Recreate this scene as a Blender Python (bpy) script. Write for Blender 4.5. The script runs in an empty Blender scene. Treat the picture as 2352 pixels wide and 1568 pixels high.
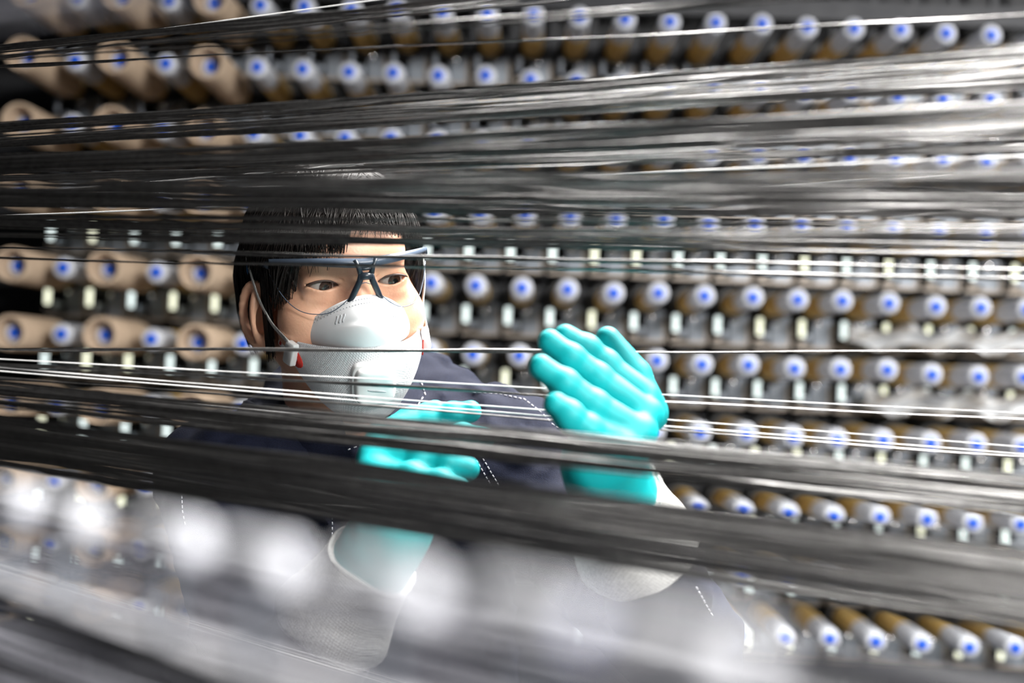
import bpy, math, random
import numpy as np
from mathutils import Vector, Matrix

random.seed(7)
rng = np.random.default_rng(7)
scene = bpy.context.scene
COL = scene.collection
PI = math.pi

# ------------------------------------------------------------------ camera
W, H, F = 2352.0, 1568.0, 2352.0 * 50.0 / 36.0
CAM = np.array((0.0, 0.0, 1.50))
Yc = np.array((24.0 / F, 66.0 / F, 1.0)); Yc /= np.linalg.norm(Yc)
Xc = np.array((1.0, 0.044, 0.0)); Xc -= Yc * Xc.dot(Yc); Xc /= np.linalg.norm(Xc)
Zc = np.cross(Xc, Yc)
A = np.stack((Xc, Yc, Zc), axis=1)          # world -> camera (right, down, forward)
AT = A.T


def cam_dir(v):
    return AT @ np.array(v, float)


def at(px, py, z):
    """world point that lies z metres in front of the lens"""
    return CAM + AT @ np.array(((px - W / 2) / F * z, (py - H / 2) / F * z, z))


def on_plane(px, py, y):
    d = cam_dir(((px - W / 2) / F, (py - H / 2) / F, 1.0))
    return CAM + d * (y / d[1])


cd = bpy.data.cameras.new('camera')
cam = bpy.data.objects.new('camera', cd)
COL.objects.link(cam)
r_, d_, f_ = cam_dir((1, 0, 0)), cam_dir((0, 1, 0)), cam_dir((0, 0, 1))
cam.matrix_world = Matrix(((r_[0], -d_[0], -f_[0], CAM[0]), (r_[1], -d_[1], -f_[1], CAM[1]),
                           (r_[2], -d_[2], -f_[2], CAM[2]), (0, 0, 0, 1)))
cd.lens = 50; cd.sensor_width = 36; cd.clip_start = 0.02
cd.dof.use_dof = True; cd.dof.focus_distance = 1.37; cd.dof.aperture_fstop = 2.7
scene.camera = cam

# ------------------------------------------------------------------ light
world = bpy.data.worlds.new('world'); scene.world = world
world.use_nodes = True
bg = world.node_tree.nodes['Background']
bg.inputs[0].default_value = (0.55, 0.58, 0.65, 1); bg.inputs[1].default_value = 0.02


def area_light(name, loc, sx, sy, power, target, spread=150, color=(1, 0.98, 0.95)):
    l = bpy.data.lights.new(name, 'AREA'); l.shape = 'RECTANGLE'; l.size = sx; l.size_y = sy
    l.energy = power; l.color = color; l.spread = math.radians(spread)
    o = bpy.data.objects.new(name, l); COL.objects.link(o)
    o.location = loc
    o.rotation_euler = (Vector(target) - Vector(loc)).to_track_quat('-Z', 'Y').to_euler()
    return o


area_light('ceiling_and_fill_light', (0.85, 1.5, 3.0), 1.3, 0.30, 84, (0.5, 1.2, 1.4), 100)
area_light('ceiling_and_fill_light', (0.42, 2.35, 3.0), 1.5, 0.25, 46, (0.42, 1.1, 1.4), 95)
area_light('ceiling_and_fill_light', (2.5, 1.6, 2.8), 0.4, 2.0, 44, (1.6, 2.9, 1.3), 90)
area_light('ceiling_and_fill_light', (1.5, -0.9, 2.5), 1.2, 0.6, 52, (-0.1, 1.4, 1.5), 90)  # fill from behind the camera, added to brighten the face
scene.view_settings.view_transform = 'Standard'
scene.view_settings.look = 'None'
scene.view_settings.gamma = 1
scene.view_settings.use_curve_mapping = False
scene.view_settings.exposure = 0.0


# ------------------------------------------------------------------ materials
def mat(name, color, rough=0.5, metal=0.0, spec=0.5, noise=None, bump=None, sss=0.0, aniso=0.0, weave=None):
    m = bpy.data.materials.new(name); m.use_nodes = True
    nt = m.node_tree; b = nt.nodes['Principled BSDF']
    b.inputs['Base Color'].default_value = (*color, 1)
    b.inputs['Roughness'].default_value = rough
    b.inputs['Metallic'].default_value = metal
    b.inputs['Specular IOR Level'].default_value = spec
    b.inputs['Anisotropic'].default_value = aniso
    if sss:
        b.inputs['Subsurface Weight'].default_value = sss
        b.inputs['Subsurface Radius'].default_value = (0.010, 0.004, 0.002)
        b.inputs['Subsurface Scale'].default_value = 1.0
    tc = nt.nodes.new('ShaderNodeTexCoord')
    if noise:
        sc, c2, lo, hi = noise
        n = nt.nodes.new('ShaderNodeTexNoise'); n.inputs['Scale'].default_value = sc; n.inputs['Detail'].default_value = 4
        nt.links.new(tc.outputs['Object'], n.inputs['Vector'])
        r = nt.nodes.new('ShaderNodeValToRGB')
        r.color_ramp.elements[0].position = lo; r.color_ramp.elements[0].color = (*color, 1)
        r.color_ramp.elements[1].position = hi; r.color_ramp.elements[1].color = (*c2, 1)
        nt.links.new(n.outputs[0], r.inputs[0]); nt.links.new(r.outputs[0], b.inputs['Base Color'])
    if bump:
        sc, st = bump
        n2 = nt.nodes.new('ShaderNodeTexNoise'); n2.inputs['Scale'].default_value = sc; n2.inputs['Detail'].default_value = 3
        nt.links.new(tc.outputs['Object'], n2.inputs['Vector'])
        bp = nt.nodes.new('ShaderNodeBump'); bp.inputs['Strength'].default_value = st; bp.inputs['Distance'].default_value = 0.002
        nt.links.new(n2.outputs[0], bp.inputs['Height']); nt.links.new(bp.outputs[0], b.inputs['Normal'])
    if weave:
        sc, st = weave
        v = nt.nodes.new('ShaderNodeTexVoronoi'); v.inputs['Scale'].default_value = sc; v.inputs['Randomness'].default_value = 0.0
        mp = nt.nodes.new('ShaderNodeMapping'); mp.inputs['Rotation'].default_value = (0.6, 0.5, 0.78)
        nt.links.new(tc.outputs['Object'], mp.inputs[0]); nt.links.new(mp.outputs[0], v.inputs['Vector'])
        bp = nt.nodes.new('ShaderNodeBump'); bp.inputs['Strength'].default_value = st; bp.inputs['Distance'].default_value = 0.001
        bp.invert = True
        nt.links.new(v.outputs[0], bp.inputs['Height']); nt.links.new(bp.outputs[0], b.inputs['Normal'])
    return m


M = {}
M['skin'] = mat('skin', (0.74, 0.42, 0.28), 0.40, spec=0.45, noise=(28, (0.66, 0.31, 0.20), 0.45, 0.75), bump=(420, 0.12), sss=0.12)
M['hair'] = mat('hair', (0.008, 0.0065, 0.006), 0.48, spec=0.22, noise=(60, (0.014, 0.010, 0.008), 0.4, 0.7))
M['sclera'] = mat('sclera', (0.38, 0.35, 0.33), 0.15, noise=(90, (0.32, 0.28, 0.26), 0.5, 0.9))
M['iris'] = mat('iris', (0.045, 0.022, 0.012), 0.12, noise=(700, (0.025, 0.012, 0.008), 0.4, 0.6))
M['pupil'] = mat('pupil', (0.003, 0.003, 0.003), 0.08, noise=(200, (0.004, 0.004, 0.004), 0.4, 0.6))
M['lip'] = mat('lid_line', (0.05, 0.025, 0.018), 0.5, noise=(200, (0.03, 0.015, 0.012), 0.4, 0.6))
M['navy'] = mat('navy_cloth', (0.0050, 0.0062, 0.015), 0.8, spec=0.12, noise=(900, (0.010, 0.013, 0.028), 0.4, 0.7), bump=(1300, 0.35))
M['stitch'] = mat('stitch', (0.62, 0.62, 0.66), 0.7, noise=(500, (0.5, 0.5, 0.55), 0.4, 0.6))
M['teal'] = mat('teal_glove', (0.0, 0.285, 0.30), 0.58, spec=0.3, noise=(30, (0.0, 0.25, 0.265), 0.4, 0.7), bump=(90, 0.06))
M['knit'] = mat('white_knit', (0.62, 0.62, 0.60), 0.9, noise=(300, (0.5, 0.5, 0.49), 0.4, 0.7), weave=(420, 0.7))
M['mask'] = mat('mask_white', (0.83, 0.84, 0.86), 0.75, spec=0.3, noise=(20, (0.80, 0.81, 0.83), 0.4, 0.7))
M['mask_weave'] = mat('mask_weave', (0.80, 0.81, 0.83), 0.75, spec=0.3, noise=(20, (0.77, 0.78, 0.80), 0.4, 0.7), weave=(560, 0.8))
M['valve'] = mat('valve_plastic', (0.84, 0.84, 0.84), 0.35, noise=(10, (0.82, 0.82, 0.82), 0.4, 0.6))
M['red'] = mat('red_print', (0.72, 0.05, 0.035), 0.5, noise=(60, (0.65, 0.04, 0.03), 0.4, 0.6))
M['emboss'] = mat('emboss', (0.42, 0.44, 0.46), 0.8, noise=(200, (0.38, 0.40, 0.42), 0.4, 0.6))
M['frame_grey'] = mat('glasses_frame', (0.070, 0.095, 0.135), 0.35, noise=(60, (0.060, 0.082, 0.12), 0.4, 0.6))
M['frame_dark'] = mat('glasses_nose', (0.016, 0.025, 0.036), 0.35, noise=(60, (0.013, 0.020, 0.03), 0.4, 0.6))
M['blue_tip'] = mat('temple_blue', (0.01, 0.16, 0.42), 0.4, noise=(60, (0.01, 0.13, 0.36), 0.4, 0.6))
# clear lens
m = bpy.data.materials.new('clear_lens'); m.use_nodes = True; nt = m.node_tree
nt.nodes.remove(nt.nodes['Principled BSDF'])
tr = nt.nodes.new('ShaderNodeBsdfTransparent'); tr.inputs[0].default_value = (0.95, 0.955, 0.95, 1)
gl = nt.nodes.new('ShaderNodeBsdfGlossy'); gl.inputs['Roughness'].default_value = 0.06
fr = nt.nodes.new('ShaderNodeLayerWeight'); fr.inputs[0].default_value = 0.12
mx = nt.nodes.new('ShaderNodeMixShader')
mr = nt.nodes.new('ShaderNodeMapRange'); mr.inputs[3].default_value = 0.035; mr.inputs[4].default_value = 0.16
nt.links.new(fr.outputs['Facing'], mr.inputs[0])
nt.links.new(mr.outputs[0], mx.inputs[0]); nt.links.new(tr.outputs[0], mx.inputs[1]); nt.links.new(gl.outputs[0], mx.inputs[2])
nt.links.new(mx.outputs[0], nt.nodes['Material Output'].inputs[0])
M['lens'] = m
M['sp_white'] = mat('spindle_white', (0.55, 0.57, 0.62), 0.5, noise=(30, (0.50, 0.52, 0.57), 0.4, 0.7))
M['sp_blue'] = mat('spindle_blue', (0.0, 0.085, 0.66), 0.4, noise=(60, (0.0, 0.08, 0.52), 0.4, 0.7))
M['ochre'] = mat('ochre_core', (0.50, 0.34, 0.11), 0.6, noise=(40, (0.40, 0.26, 0.08), 0.35, 0.7))
M['cream'] = mat('paper_tube', (0.52, 0.40, 0.29), 0.7, noise=(40, (0.45, 0.335, 0.24), 0.35, 0.7))
M['black'] = mat('black_disc', (0.012, 0.012, 0.013), 0.5, noise=(50, (0.02, 0.02, 0.02), 0.4, 0.7))
M['steel_dark'] = mat('dark_steel', (0.035, 0.036, 0.040), 0.45, metal=0.5, noise=(30, (0.025, 0.026, 0.03), 0.4, 0.7))
M['plate'] = mat('plate_grey', (0.25, 0.28, 0.32), 0.4, metal=0.5, noise=(40, (0.20, 0.22, 0.26), 0.4, 0.7))
M['tan'] = mat('bracket_tan', (0.33, 0.29, 0.25), 0.4, metal=0.4, noise=(40, (0.27, 0.23, 0.20), 0.4, 0.7))
M['ceramic'] = mat('pin_ceramic', (0.86, 0.90, 0.87), 0.2, noise=(30, (0.82, 0.86, 0.80), 0.4, 0.7))
for nm, cc in (('glint_cool', (0.80, 0.93, 0.92)), ('glint_warm', (0.93, 0.95, 0.72))):
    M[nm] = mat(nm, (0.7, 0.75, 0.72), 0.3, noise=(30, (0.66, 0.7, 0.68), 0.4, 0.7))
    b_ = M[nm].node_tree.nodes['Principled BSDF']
    b_.inputs['Emission Color'].default_value = (*cc, 1); b_.inputs['Emission Strength'].default_value = 1.5  # emission stands in for bright reflections on the guide pins
M['chrome'] = mat('chrome', (0.80, 0.80, 0.80), 0.15, metal=1.0, noise=(30, (0.75, 0.75, 0.75), 0.4, 0.7))
M['film'] = mat('plastic_film', (0.86, 0.88, 0.90), 0.3, noise=(25, (0.80, 0.82, 0.85), 0.4, 0.7), bump=(40, 0.6))
M['tow'] = mat('carbon_tow', (0.18, 0.176, 0.174), 0.37, metal=1.0, noise=(150, (0.105, 0.103, 0.101), 0.35, 0.7))
M['tow_white'] = mat('white_yarn_and_glint', (0.76, 0.76, 0.76), 0.4, noise=(150, (0.70, 0.70, 0.70), 0.4, 0.7))  # yarn white, also used for the strands drawn as tow highlights
M['tow_sheen'] = mat('sheen_tow', (0.22, 0.22, 0.25), 0.5, noise=(100, (0.165, 0.165, 0.19), 0.4, 0.7))  # near tows: lamp sheen put into a lighter base colour
M['roller'] = mat('roller_white', (0.68, 0.69, 0.74), 0.4, noise=(30, (0.64, 0.65, 0.70), 0.4, 0.7))
M['rail_paint'] = mat('rail_paint', (0.42, 0.42, 0.45), 0.5, noise=(30, (0.36, 0.36, 0.39), 0.4, 0.7))
M['floor'] = mat('floor_paint', (0.055, 0.057, 0.06), 0.5, noise=(4, (0.04, 0.042, 0.045), 0.4, 0.7))
M['wall'] = mat('wall_dark', (0.030, 0.031, 0.034), 0.7, noise=(3, (0.022, 0.022, 0.025), 0.4, 0.7))
M['boot'] = mat('boot', (0.02, 0.02, 0.02), 0.5, noise=(30, (0.03, 0.03, 0.03), 0.4, 0.7))


# ------------------------------------------------------------------ mesh helpers
def mesh(name, v, f, m, smooth=True):
    me = bpy.data.meshes.new(name)
    if isinstance(f, np.ndarray):
        n, k = f.shape
        me.vertices.add(len(v)); me.vertices.foreach_set('co', np.asarray(v, np.float32).ravel())
        me.loops.add(n * k); me.loops.foreach_set('vertex_index', f.astype(np.int32).ravel())
        me.polygons.add(n); me.polygons.foreach_set('loop_start', np.arange(n, dtype=np.int32) * k)
        me.update(calc_edges=True); me.validate()
    else:
        me.from_pydata([tuple(map(float, p)) for p in v], [], f); me.update()
    if smooth:
        me.polygons.foreach_set('use_smooth', np.ones(len(me.polygons), bool))
    me.materials.append(m)
    return me


def link(name, me, parent=None, loc=None):
    o = bpy.data.objects.new(name, me); COL.objects.link(o)
    if parent is not None: o.parent = parent
    if loc is not None: o.location = tuple(loc)
    return o


def tag(o, label, cat, group=None, kind=None):
    o['label'] = label; o['category'] = cat
    if group: o['group'] = group
    if kind: o['kind'] = kind
    return o


def empty(name, loc, label, cat, group=None):
    o = bpy.data.objects.new(name, None); COL.objects.link(o); o.location = tuple(loc); o.empty_display_size = 0.02
    return tag(o, label, cat, group)


class MB:
    def __init__(s): s.v = []; s.f = []
    def box(s, c, d):
        n = len(s.v); x, y, z = c; a, b, e = d[0] / 2, d[1] / 2, d[2] / 2
        s.v += [(x + i * a, y + j * b, z + k * e) for i in (-1, 1) for j in (-1, 1) for k in (-1, 1)]
        s.f += [tuple(n + q for q in t) for t in ((0, 1, 3, 2), (4, 6, 7, 5), (0, 4, 5, 1), (2, 3, 7, 6), (0, 2, 6, 4), (1, 5, 7, 3))]
        return s
    def bbox_bevel(s, c, d, bv):
        # chamfered box: octagonal prism section in x-z, extruded along y
        x, y, z = c; a, b, e = d[0] / 2, d[1] / 2, d[2] / 2
        ring = [(a - bv, -e), (a, -e + bv), (a, e - bv), (a - bv, e), (-a + bv, e), (-a, e - bv), (-a, -e + bv), (-a + bv, -e)]
        n = len(s.v)
        for yy in (y - b, y + b):
            s.v += [(x + p, yy, z + q) for p, q in ring]
        for i in range(8):
            j = (i + 1) % 8; s.f.append((n + i, n + 8 + i, n + 8 + j, n + j))
        s.f.append(tuple(n + i for i in range(8))); s.f.append(tuple(n + 15 - i for i in range(8)))
        return s
    def lathe(s, prof, axis='y', seg=20, c=(0, 0, 0), cap=True):
        """prof: list of (along, radius)"""
        n = len(s.v)
        for a, r in prof:
            for i in range(seg):
                t = 2 * PI * i / seg; p, q = r * math.cos(t), r * math.sin(t)
                if axis == 'y': pt = (p, a, q)
                elif axis == 'z': pt = (p, q, a)
                else: pt = (a, p, q)
                s.v.append((pt[0] + c[0], pt[1] + c[1], pt[2] + c[2]))
        for k in range(len(prof) - 1):
            for i in range(seg):
                j = (i + 1) % seg
                s.f.append((n + k * seg + i, n + k * seg + j, n + (k + 1) * seg + j, n + (k + 1) * seg + i))
        if cap:
            s.f.append(tuple(n + i for i in reversed(range(seg))))
            s.f.append(tuple(n + (len(prof) - 1) * seg + i for i in range(seg)))
        return s
    def tube(s, pts, rad, seg=8, flat=1.0, up=(0, 0, 1)):
        pts = [Vector(p) for p in pts]; n = len(s.v); m = len(pts)
        if not hasattr(rad, '__len__'): rad = [rad] * m
        for i, p in enumerate(pts):
            t = (pts[min(i + 1, m - 1)] - pts[max(i - 1, 0)]).normalized()
            a = t.cross(Vector(up))
            if a.length < 1e-4: a = t.cross(Vector((1, 0, 0)))
            a.normalize(); b = a.cross(t)
            for k in range(seg):
                w = 2 * PI * k / seg
                s.v.append(tuple(p + a * (rad[i] * math.cos(w) * flat) + b * (rad[i] * math.sin(w))))
        for i in range(m - 1):
            for k in range(seg):
                j = (k + 1) % seg
                s.f.append((n + i * seg + k, n + i * seg + j, n + (i + 1) * seg + j, n + (i + 1) * seg + k))
        s.f.append(tuple(n + k for k in reversed(range(seg)))); s.f.append(tuple(n + (m - 1) * seg + k for k in range(seg)))
        return s
    def mesh(s, name, m, smooth=True): return mesh(name, s.v, s.f, m, smooth)


def shade_auto(me, ang=35):
    try: me.set_sharp_from_angle(angle=math.radians(ang))
    except Exception: pass
    return me


# ------------------------------------------------------------------ signed-distance sculpting
class Vol:
    def __init__(s, lo, hi, h):
        s.lo = np.array(lo, float); s.h = h
        s.n = np.ceil((np.array(hi, float) - s.lo) / h).astype(int) + 1
        s.f = np.full(s.n, 0.5, np.float32)
    def sub(s, lo, hi):
        a = np.clip(np.floor((np.array(lo) - s.lo) / s.h).astype(int), 0, s.n - 1)
        b = np.clip(np.ceil((np.array(hi) - s.lo) / s.h).astype(int) + 1, 1, s.n)
        sl = tuple(slice(a[i], b[i]) for i in range(3))
        ax = [(s.lo[i] + s.h * np.arange(a[i], b[i])).astype(np.float32) for i in range(3)]
        return sl, ax[0][:, None, None], ax[1][None, :, None], ax[2][None, None, :]
    def _put(s, sl, d, k, op):
        g = s.f[sl]
        if op == 'add':
            if k > 0:
                hh = np.clip(0.5 + 0.5 * (d - g) / k, 0, 1); g = d + (g - d) * hh - k * hh * (1 - hh)
            else: g = np.minimum(g, d)
        else:
            if k > 0:
                hh = np.clip(0.5 - 0.5 * (g + d) / k, 0, 1); g = g + (-d - g) * hh + k * hh * (1 - hh)
            else: g = np.maximum(g, -d)
        s.f[sl] = g
    def ell(s, c, r, k=0.0, op='add', rot=None):
        c = np.array(c, float); r = np.array(r, float) if hasattr(r, '__len__') else np.array((r, r, r), float)
        p = k * 1.0 + 4 * s.h; e = r.max() if rot is not None else r
        sl, X, Y, Z = s.sub(c - e - p, c + e + p)
        X = X - c[0]; Y = Y - c[1]; Z = Z - c[2]
        if rot is not None:
            R = np.array(rot)
            X, Y, Z = (R[0, 0] * X + R[0, 1] * Y + R[0, 2] * Z, R[1, 0] * X + R[1, 1] * Y + R[1, 2] * Z, R[2, 0] * X + R[2, 1] * Y + R[2, 2] * Z)
        k0 = np.sqrt((X / r[0]) ** 2 + (Y / r[1]) ** 2 + (Z / r[2]) ** 2)
        k1 = np.sqrt((X / r[0] ** 2) ** 2 + (Y / r[1] ** 2) ** 2 + (Z / r[2] ** 2) ** 2) + 1e-6
        s._put(sl, (k0 * (k0 - 1) / k1).astype(np.float32), k, op)
        return s
    def cap(s, a, b, ra, rb=None, k=0.0, op='add'):
        rb = ra if rb is None else rb
        a = np.array(a, float); b = np.array(b, float); p = k + 4 * s.h + max(ra, rb)
        sl, X, Y, Z = s.sub(np.minimum(a, b) - p, np.maximum(a, b) + p)
        d = b - a; L = d.dot(d) + 1e-9
        t = np.clip(((X - a[0]) * d[0] + (Y - a[1]) * d[1] + (Z - a[2]) * d[2]) / L, 0, 1)
        q = np.sqrt((X - a[0] - t * d[0]) ** 2 + (Y - a[1] - t * d[1]) ** 2 + (Z - a[2] - t * d[2]) ** 2) - (ra + (rb - ra) * t)
        s._put(sl, q.astype(np.float32), k, op)
        return s
    def chain(s, pts, rad, k=0.0, op='add'):
        for i in range(len(pts) - 1):
            s.cap(pts[i], pts[i + 1], rad[i], rad[i + 1], k if i == 0 else max(k * 0.4, 0.004), op)
        return s
    def verts_faces(s):
        f = s.f; S = f < 0
        nx, ny, nz = f.shape
        c = np.zeros((nx - 1, ny - 1, nz - 1), np.int8)
        offs = [(i, j, k) for i in (0, 1) for j in (0, 1) for k in (0, 1)]
        for i, j, k in offs: c += S[i:nx - 1 + i, j:ny - 1 + j, k:nz - 1 + k]
        act = (c > 0) & (c < 8)
        ii = np.argwhere(act); idx = np.full(act.shape, -1, np.int32); idx[act] = np.arange(len(ii))
        vals = [f[ii[:, 0] + o[0], ii[:, 1] + o[1], ii[:, 2] + o[2]] for o in offs]
        acc = np.zeros((len(ii), 3)); cnt = np.zeros(len(ii))
        for a in range(8):
            for b in range(a + 1, 8):
                oa, ob = np.array(offs[a]), np.array(offs[b])
                if np.abs(oa - ob).sum() != 1: continue
                m = (vals[a] < 0) != (vals[b] < 0)
                t = np.where(m, vals[a] / np.where(m, vals[a] - vals[b], 1), 0)
                acc += (oa + (ob - oa) * t[:, None]) * m[:, None]; cnt += m
        v = (ii + acc / cnt[:, None]) * s.h + s.lo
        faces = []
        for ax in range(3):
            u, w = (ax + 1) % 3, (ax + 2) % 3
            sa = [slice(None)] * 3; sb = [slice(None)] * 3; sa[ax] = slice(0, -1); sb[ax] = slice(1, None)
            sA = S[tuple(sa)]; cr = sA != S[tuple(sb)]
            e = np.argwhere(cr); n = np.array(f.shape)
            ok = (e[:, u] >= 1) & (e[:, w] >= 1) & (e[:, u] < n[u] - 1) & (e[:, w] < n[w] - 1)
            e = e[ok]; inside = sA[e[:, 0], e[:, 1], e[:, 2]]
            du = np.zeros(3, int); du[u] = 1; dw = np.zeros(3, int); dw[w] = 1
            g = lambda q: idx[q[:, 0], q[:, 1], q[:, 2]]
            q = np.stack((g(e - du - dw), g(e - dw), g(e), g(e - du)), 1)
            q[~inside] = q[~inside][:, ::-1]
            faces.append(q)
        return v, np.concatenate(faces)
    def displace(s, fn):
        ax = [(s.lo[i] + s.h * np.arange(s.n[i])).astype(np.float32) for i in range(3)]
        s.f += fn(ax[0][:, None, None], ax[1][None, :, None], ax[2][None, None, :]).astype(np.float32)
        return s


ORD = ['first', 'second', 'third', 'fourth', 'fifth', 'sixth', 'seventh', 'eighth', 'ninth', 'tenth', 'eleventh', 'twelfth',
       'thirteenth', 'fourteenth', 'fifteenth', 'sixteenth', 'seventeenth', 'eighteenth', 'nineteenth', 'twentieth',
       'twenty-first', 'twenty-second', 'twenty-third', 'twenty-fourth', 'twenty-fifth', 'twenty-sixth']

# ------------------------------------------------------------------ the room
YT, YB = 2.75, 3.07          # spindle tips, creel face
o = link('floor', MB().box((0.5, 1.2, -0.05), (7.6, 6.4, 0.1)).mesh('floor', M['floor'], False)); o['kind'] = 'structure'
o = link('wall_back', MB().box((0.5, 3.65, 1.6), (7.6, 0.1, 3.2)).mesh('wall_back', M['wall'], False)); o['kind'] = 'structure'

# ------------------------------------------------------------------ creel grid
ROW_PY = [70, 217, 366, 528, 697, 853, 1012, 1190, 1338, 1475]      # tip heights measured in the column near x = 2040
ROWZ = [on_plane(2040, p, YT)[2] for p in ROW_PY]
ROWZ.append(ROWZ[-1] - 0.125); ROWZ.insert(0, ROWZ[0] + 0.13)
PX = on_plane(1515, 680, YT)[0]; PITCH = (on_plane(2255, 710, YT)[0] - PX) / 7.0
COLX = [PX + PITCH * (i - 14) for i in range(0, 24)]
N_ROWS = 10

frame = empty('creel_frame', ((COLX[0] + COLX[-1]) / 2, YB + 0.06, 0.0), 'dark steel creel frame of rails and posts behind all the spindles', 'creel frame')
fl = np.array(frame.location)
xa, xb = COLX[0] - 0.25, COLX[-1] + 0.25
rail_me = MB().box((0, 0, 0), (xb - xa, 0.04, 0.045)).mesh('rail', M['steel_dark'], False)
for z in ROWZ: link('rail', rail_me, frame, (0, 0.0, z))
post_me = MB().box((0, 0, 0), (0.012, 0.03, 2.5)).mesh('post', M['steel_dark'], False)
for x in COLX + [COLX[-1] + PITCH]:
    link('post', post_me, frame, (x - PITCH / 2 - fl[0], 0.04, 1.25))
back_me = MB().box((0, 0, 0), (xb - xa, 0.012, 2.5)).mesh('back_panel', M['wall'], False)
link('back_panel', back_me, frame, (0, 0.10, 1.25))

# spindle meshes: axis along y, tip at y = 0
L = YB - YT
me_tip = shade_auto(MB().lathe([(-0.003, 0.0095), (-0.002, 0.0112), (0.004, 0.0112)], seg=14).mesh('tip_cap', M['sp_blue']))
me_sleeve = shade_auto(MB().lathe([(0.0, 0.0165), (0.0008, 0.0185), (0.004, 0.0208), (0.125, 0.0212)], seg=22).mesh('sleeve', M['sp_white']))
me_core = shade_auto(MB().lathe([(0.125, 0.0205), (0.13, 0.0222), (L - 0.04, 0.0225)], seg=22).mesh('core', M['ochre']))
me_disc = shade_auto(MB().lathe([(L - 0.04, 0.033), (L - 0.036, 0.036), (L - 0.006, 0.036), (L - 0.003, 0.033)], seg=24).mesh('disc', M['black']))
me_shaft = MB().lathe([(L - 0.006, 0.012), (L + 0.05, 0.012)], seg=12).mesh('shaft', M['chrome'])
prof = []
for i in range(26):
    y = 0.001 + i * 0.0088; prof += [(y, 0.0338), (y + 0.003, 0.0352), (y + 0.006, 0.0352)]
tube_prof = [(0.225, 0.0228), (-0.005, 0.0232), (-0.012, 0.0262), (-0.040, 0.0270), (-0.043, 0.0285), (-0.043, 0.0325), (-0.039, 0.0345)] + [(y - 0.03, r) for y, r in prof if y < 0.225] + [(0.225, 0.033), (0.225, 0.0228)]
me_tube = shade_auto(MB().lathe([(y + 0.0, r) for y, r in tube_prof], seg=24, cap=False).mesh('paper_tube', M['cream']), 50)

# tensioner meshes (local origin on the creel face)
me_plate = MB().bbox_bevel((0.022, -0.030, -0.006), (0.040, 0.005, 0.062), 0.004).mesh('plate', M['plate'], False)
me_pin = shade_auto(MB().lathe([(-0.018, 0.004), (-0.0165, 0.0062), (0.0165, 0.0062), (0.018, 0.004)], axis='z', seg=12, c=(-0.028, -0.062, 0)).mesh('glint_pin', M['glint_cool']))
me_pin0 = me_pin.copy(); me_pin0.materials[0] = M['plate']  # upper rows: plain grey pin without the glowing glint
me_pin2 = me_pin.copy(); me_pin2.materials[0] = M['glint_warm']
me_brk = MB().box((0.0, -0.022, -0.040), (0.074, 0.030, 0.007)).box((0.040, -0.022, -0.015), (0.006, 0.030, 0.052)).box((-0.028, -0.040, -0.0295), (0.016, 0.05, 0.006)).mesh('bracket', M['tan'], False)
me_bolt = shade_auto(MB().lathe([(-0.040, 0.003), (-0.0385, 0.006), (-0.034, 0.0065), (-0.03, 0.0065)], seg=10, c=(0.012, 0, 0.012)).mesh('bolt', M['chrome']))
me_whl = shade_auto(MB().lathe([(-0.046, 0.004), (-0.045, 0.0095), (-0.040, 0.0095), (-0.039, 0.004), (-0.01, 0.004)], seg=14, c=(-0.012, 0, -0.020)).mesh('guide_wheel', M['plate']))


def behind_person(x, z):
    return -0.72 < x < 0.05 and z < 1.32


ROWN = ['top', 'second', 'third', 'fourth', 'fifth', 'sixth', 'seventh', 'eighth', 'ninth', 'bottom']
for r in range(N_ROWS):
    z = ROWZ[r + 1]
    for c, x in enumerate(COLX):
        if r >= 7 and 5 <= c <= 12: continue                    # wholly behind the person
        jx, jz = rng.normal(0, 0.0012), rng.normal(0, 0.0016)
        s = empty('spindle', (x + jx, YT + rng.normal(0, 0.003), z + jz),
                  'white spindle with blue tip, %s from the left in the %s row of the creel' % (ORD[c], ROWN[r]), 'spindle', 'spindles on the creel')
        for nme, me in (('tip_cap', me_tip), ('sleeve', me_sleeve), ('core', me_core), ('disc', me_disc), ('shaft', me_shaft)):
            link(nme, me, s)
        if c in (0, 2, 4):
            t = link('paper_tube', me_tube, None, (x + jx, YT + 0.0, z + jz))
            tag(t, 'ribbed cream paper tube on a spindle, %s from the left in the %s row' % (['first', '', 'second', '', 'third'][c], ROWN[r]), 'paper tube', 'cream paper tubes')
        zt = (z + ROWZ[r + 2]) / 2 + (0.020 if r < 7 else 0.008)
        q = empty('yarn_tensioner', (x, YB, zt),
                  'steel yarn tensioner with %s guide pin, %s from left under %s spindle row' % ('grey' if r < 3 else 'glint-bright', ORD[c], ROWN[r]), 'tensioner', 'yarn tensioners on the creel')
        for nme, me in (('plate', me_plate), ('glint_pin', me_pin0 if r < 3 else me_pin if rng.uniform() < 0.65 else me_pin2), ('bracket', me_brk), ('bolt', me_bolt), ('guide_wheel', me_whl)):
            link(nme, me, q)

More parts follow.
